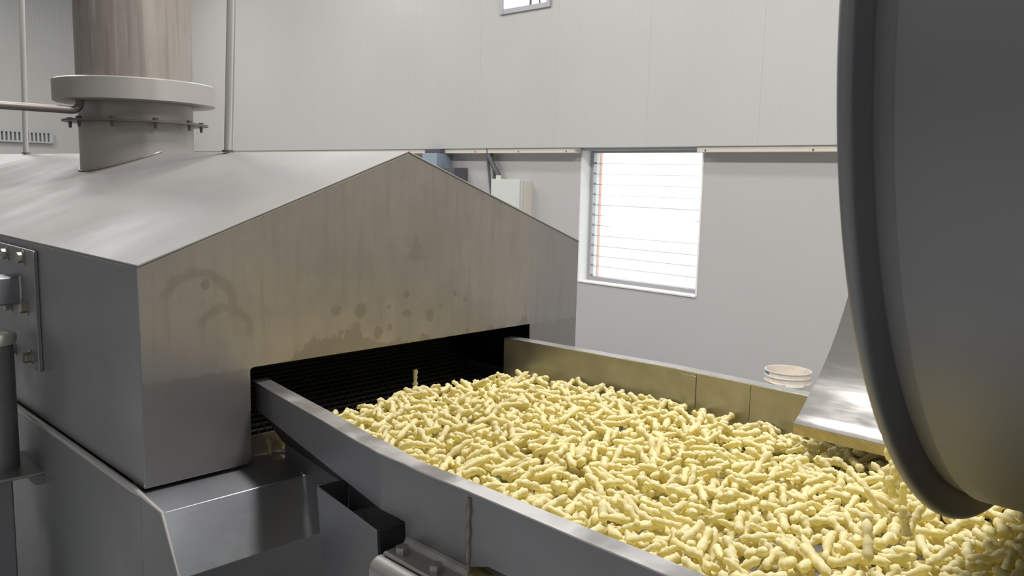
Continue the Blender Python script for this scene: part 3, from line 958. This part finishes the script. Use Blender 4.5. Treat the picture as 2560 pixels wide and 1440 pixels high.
for k in range(25):
    a = math.radians(135 + 180 * k / 24)
    hd.append((bx + .150 * math.cos(a), by + .150 * math.sin(a), FLOOR + hz - .06 - .022 * math.sin(math.pi * k / 24)))
MB().tube(hd, .0025, 6).build('wire_handle', M['bucket'], bk, smooth=True)
MB().tube(hd[9:16], .008, 8).build('hand_grip', M['white'], bk, smooth=True)

# ================================================================== corn puffs
rs = np.random.RandomState(11)
NV, RINGS, SIDES = 40, 12, 8
variants = []
for vi in range(NV):
    L = rs.uniform(.036, .076)
    r0 = rs.uniform(.0051, .0068)
    tpar = np.linspace(-1, 1, RINGS)
    bendy, bendz = rs.uniform(-1, 1) ** 3 * .007 * (L / .06), rs.uniform(-.5, .5) * .003
    s2 = rs.uniform(-1, 1) * .0018
    ph = rs.uniform(0, 6.28, 4)
    verts = []
    for i, t in enumerate(tpar):
        cx = t * L / 2
        cy = bendy * (t * t - .4) + s2 * math.sin(2.4 * t + ph[0])
        cz = bendz * (t * t - .4)
        env = math.sqrt(max(0.0, 1 - max(0, (abs(t) - .80) / .205) ** 2))
        rad = r0 * (1 + .16 * math.sin(5.2 * t + ph[1]) + .17 * math.sin(10.5 * t + ph[2])) * max(env, .12)
        for k in range(SIDES):
            a = 2 * math.pi * k / SIDES + .35 * i
            rr = rad * (1 + rs.uniform(-.17, .17))
            verts.append((cx + rs.uniform(-.0006, .0006), cy + rr * math.cos(a), cz + rr * math.sin(a)))
    verts.append((-L / 2 - r0 * .15, cy * 0 + bendy * .6 + s2 * math.sin(-2.4 + ph[0]), bendz * .6))
    verts.append((L / 2 + r0 * .15, bendy * .6 + s2 * math.sin(2.4 + ph[0]), bendz * .6))
    faces = []
    for i in range(RINGS - 1):
        for k in range(SIDES):
            k2 = (k + 1) % SIDES
            faces.append((i * SIDES + k, (i + 1) * SIDES + k, (i + 1) * SIDES + k2, i * SIDES + k2))
    n0 = RINGS * SIDES
    tris = [(n0, k, (k + 1) % SIDES) for k in range(SIDES)] + [(n0 + 1, (RINGS - 1) * SIDES + (k + 1) % SIDES, (RINGS - 1) * SIDES + k) for k in range(SIDES)]
    me = bpy.data.meshes.new('corn_puff')
    me.from_pydata(verts, [], faces + tris)
    me.materials.append(M['puff'])
    me.shade_smooth()
    variants.append(dict(me=me, v=np.array(verts), L=L, r=r0, faces=faces, tris=tris))

# drop the puffs one after the other onto a height map of the trough
CELL = .004
GX0, GX1, GY0, GY1 = .745, 1.60, -.02, 1.60
NXg, NYg = int((GX1 - GX0) / CELL) + 1, int((GY1 - GY0) / CELL) + 1
hm = np.full((NXg, NYg), BEDZ)
for _j in range(NYg):
    _y = GY0 + _j * CELL
    _x = GX0 + np.arange(NXg) * CELL - near_x(min(_y, 1.53)) - .0042
    hm[:, _j] = np.where(_x < .055, np.maximum(BEDZ, pan_z(min(_y, 1.53)) + .006 + (_x / .055) * (BEDZ - .005 - pan_z(min(_y, 1.53)))), BEDZ)
def in_near(y):
    return near_x(y) + .006 if y < 1.53 else .82
def target(x, y):
    z = -.5185
    z += .026 * math.exp(-(((x - 1.22) / .33) ** 2 + ((y - .20) / .20) ** 2))
    z += .006 * math.exp(-((x - 1.3) / .25) ** 2) * (1 if y > 1.0 else .4)
    edge = 1.515 + .02 * math.sin(x * 17) - max(0, x - 1.44) * .55
    z -= max(0, (y - edge + .05)) * .55
    return z
placed = []
fails = 0
ts = np.linspace(-1, 1, 9)
while fails < 9000 and len(placed) < 10500:
    best = None
    for c in range(3):
        y = rs.uniform(.0, 1.53)
        x = rs.uniform(in_near(y), far_x(y) - .002)
        ii, jj = int((x - GX0) / CELL), int((y - GY0) / CELL)
        d = hm[ii, jj] - target(x, y)
        if best is None or d < best[0]:
            best = (d, x, y)
    d, x, y = best
    if d > .001:
        fails += 1
        continue
    vi = rs.randint(NV)
    V = variants[vi]
    ang = rs.uniform(0, math.pi)
    hl = V['L'] / 2
    ca, sa = math.cos(ang), math.sin(ang)
    # keep inside the walls
    ex_ = abs(ca) * hl
    lo, hi = max(in_near(max(-.0, y - abs(sa) * hl)), in_near(y + abs(sa) * hl)) + .007, far_x(y + abs(sa) * hl) - .007
    x = min(max(x, lo + ex_), hi - ex_)
    y = max(y, .0 + abs(sa) * hl)
    if y + abs(sa) * hl > 1.555:
        y = 1.555 - abs(sa) * hl * rs.uniform(.6, 1)
    xs = x + ca * hl * ts * .95
    ysl = y + sa * hl * ts * .95
    H = None
    for o_ in (-.55, 0, .55):
        ii = np.clip(((xs - sa * V['r'] * o_ - GX0) / CELL).astype(int), 0, NXg - 1)
        jj = np.clip(((ysl + ca * V['r'] * o_ - GY0) / CELL).astype(int), 0, NYg - 1)
        h_ = hm[ii, jj]
        H = h_ if H is None else np.maximum(H, h_)
    bz = None
    for slp in np.linspace(-.62, .62, 9):
        zc = np.max(H - slp * hl * ts) + V['r'] * .66 * math.sqrt(1 + slp * slp) + abs(slp) * .004
        if bz is None or zc < bz[0]:
            bz = (zc, slp)
    zc, slp = bz
    if zc > target(x, y) + .017:
        fails += 1
        continue
    rollp = rs.uniform(0, 6.28)
    placed.append((vi, x, y, zc, ang, slp, rollp))
    r = V['r']
    i0, i1 = int((x - ex_ - r - GX0) / CELL), int((x + ex_ + r - GX0) / CELL) + 1
    j0, j1 = int((y - abs(sa) * hl - r - GY0) / CELL), int((y + abs(sa) * hl + r - GY0) / CELL) + 1
    i0, j0 = max(i0, 0), max(j0, 0); i1, j1 = min(i1, NXg - 1), min(j1, NYg - 1)
    gx = GX0 + np.arange(i0, i1 + 1) * CELL
    gy = GY0 + np.arange(j0, j1 + 1) * CELL
    DXg, DYg = np.meshgrid(gx - x, gy - y, indexing='ij')
    al = np.clip(DXg * ca + DYg * sa, -hl, hl)
    pd2 = (DXg - al * ca) ** 2 + (DYg - al * sa) ** 2
    top = np.where(pd2 < r * r, zc + slp * al + np.sqrt(np.maximum(r * r - pd2, 0)) * .95, -9)
    hm[i0:i1 + 1, j0:j1 + 1] = np.maximum(hm[i0:i1 + 1, j0:j1 + 1], top)

def puff_matrix(x, y, z, ang, slp, rollp):
    b = math.atan(slp)
    return Matrix.Translation((x, y, z + EYE)) @ Matrix.Rotation(ang, 4, 'Z') @ Matrix.Rotation(-b, 4, 'Y') @ Matrix.Rotation(rollp, 4, 'X')

# which ones show largest in the picture
def to_px(p):
    v = Vector(p)
    d = v.dot(fwd)
    return 1280 + FPX * v.dot(cam_r) / d, 720 + FPX * v.dot(cam_d) / d, d
scores = []
for idx, (vi, x, y, z, ang, slp, rp) in enumerate(placed):
    V = variants[vi]
    u, v_, d = to_px((x, y, z))
    sc = 0.0
    if -40 < u < 2600 and 0 < v_ < 1480 and d > .2:
        # line of sight over the near flange and clear of the drum
        k = .762 / x
        zs = z * k
        if zs > RT + .004:
            kd = .3 / y if y > .3 else None
            ok = True
            if kd is not None:
                qx, qz = x * kd, z * kd
                ok = math.hypot(qx - DX, qz - DZ) > DR + .004
            else:
                ok = x < 1.2
            if ok:
                hl = V['L'] / 2
                ii = np.clip(((x + math.cos(ang) * hl * ts * .9 - GX0) / CELL).astype(int), 0, NXg - 1)
                jj = np.clip(((y + math.sin(ang) * hl * ts * .9 - GY0) / CELL).astype(int), 0, NYg - 1)
                topf = np.mean(hm[ii, jj] < z + slp * hl * ts * .9 + V['r'] + .0012)
                sc = topf ** 1.5 * V['L'] * V['r'] / (d * d)
    scores.append(sc)
order = sorted(range(len(placed)), key=lambda i: -scores[i])
chosen = set(order[:282])
LAB = 'pale yellow corn puff lying loose on top of the heap in the trough'
for idx in order[:282]:
    vi, x, y, z, ang, slp, rp = placed[idx]
    o = bpy.data.objects.new('corn_puff', variants[vi]['me'])
    o.matrix_world = puff_matrix(x, y, z, ang, slp, rp)
    COL.objects.link(o)
    tag(o, LAB, 'corn puff', 'corn puffs on top of the heap')
# the rest of the heap as one mesh
rest = [p for i, p in enumerate(placed) if i not in chosen]
nvp = RINGS * SIDES + 2
allv = np.zeros((len(rest) * nvp, 3))
q0, t0 = np.array(variants[0]['faces']), np.array(variants[0]['tris'])
Q, T = [], []
for i, (vi, x, y, z, ang, slp, rp) in enumerate(rest):
    mt = np.array(puff_matrix(x, y, z, ang, slp, rp))
    allv[i * nvp:(i + 1) * nvp] = variants[vi]['v'] @ mt[:3, :3].T + mt[:3, 3]
    Q.append(q0 + i * nvp); T.append(t0 + i * nvp)
Q, T = np.concatenate(Q), np.concatenate(T)
me = bpy.data.meshes.new('corn_puff_heap')
me.vertices.add(len(allv)); me.vertices.foreach_set('co', allv.ravel())
me.loops.add(Q.size + T.size); me.loops.foreach_set('vertex_index', np.concatenate([Q.ravel(), T.ravel()]))
me.polygons.add(len(Q) + len(T))
me.polygons.foreach_set('loop_start', np.concatenate([np.arange(len(Q)) * 4, Q.size + np.arange(len(T)) * 3]))
me.update(calc_edges=True); me.validate()
me.materials.append(M['puff']); me.shade_smooth()
heap = bpy.data.objects.new('corn_puff_heap', me)
COL.objects.link(heap)
tag(heap, 'deep heap of pale yellow corn puffs filling the steel trough', 'corn puffs', kind='stuff')
print('puffs', len(placed), 'mean top', float(np.mean(hm[20:190, 60:360])))

# puffs in mid-air under the drum mouth
fall = [(1.335, .45, -.455, 1.2, 1.3), (1.29, .42, -.47, .3, -1.25), (1.24, .44, -.475, 2.0, .9), (1.10, .40, -.455, 1.0, 1.2),
        (1.19, .37, -.462, 2.6, -1.0), (1.05, .38, -.452, .5, .8), (1.12, .36, -.44, 1.7, 1.35), (1.39, .47, -.46, 2.2, 1.1),
        (1.36, .47, -.475, .2, 1.4), (1.31, .44, -.43, 1.4, -1.3), (1.35, .455, -.50, .9, 1.1), (1.265, .43, -.45, 2.7, 1.2)]
for i, (x, y, z, ang, b) in enumerate(fall):
    o = bpy.data.objects.new('corn_puff', variants[(i * 5 + 2) % NV]['me'])
    o.matrix_world = Matrix.Translation((x, y, z + EYE)) @ Matrix.Rotation(ang, 4, 'Z') @ Matrix.Rotation(-b, 4, 'Y')
    COL.objects.link(o)
    tag(o, 'yellow corn puff tumbling in mid-air just below the drum rim', 'corn puff', 'falling corn puffs')
# puffs at the brink of the trough, one upright, and three caught on the ledge
for (x, y, z, ang, b, lab) in ((1.235, 1.535, -.492, .4, 1.35, 'single corn puff standing upright against the dark hood opening'),
                               (.842, 1.527, -.567, 1.2, 1.15, 'shaded corn puff leaning left on the ledge under the trough'),
                               (.872, 1.532, -.565, -.35, -1.2, 'shaded corn puff leaning right on the ledge under the trough'),
                               (.893, 1.515, -.584, .6, .05, 'shaded corn puff lying flat on the ledge under the trough')):
    o = bpy.data.objects.new('corn_puff', variants[(int(abs(x * 1000)) * 3) % NV]['me'])
    o.matrix_world = Matrix.Translation((x, y, z + EYE)) @ Matrix.Rotation(ang, 4, 'Z') @ Matrix.Rotation(-b, 4, 'Y')
    COL.objects.link(o)
    tag(o, lab, 'corn puff')
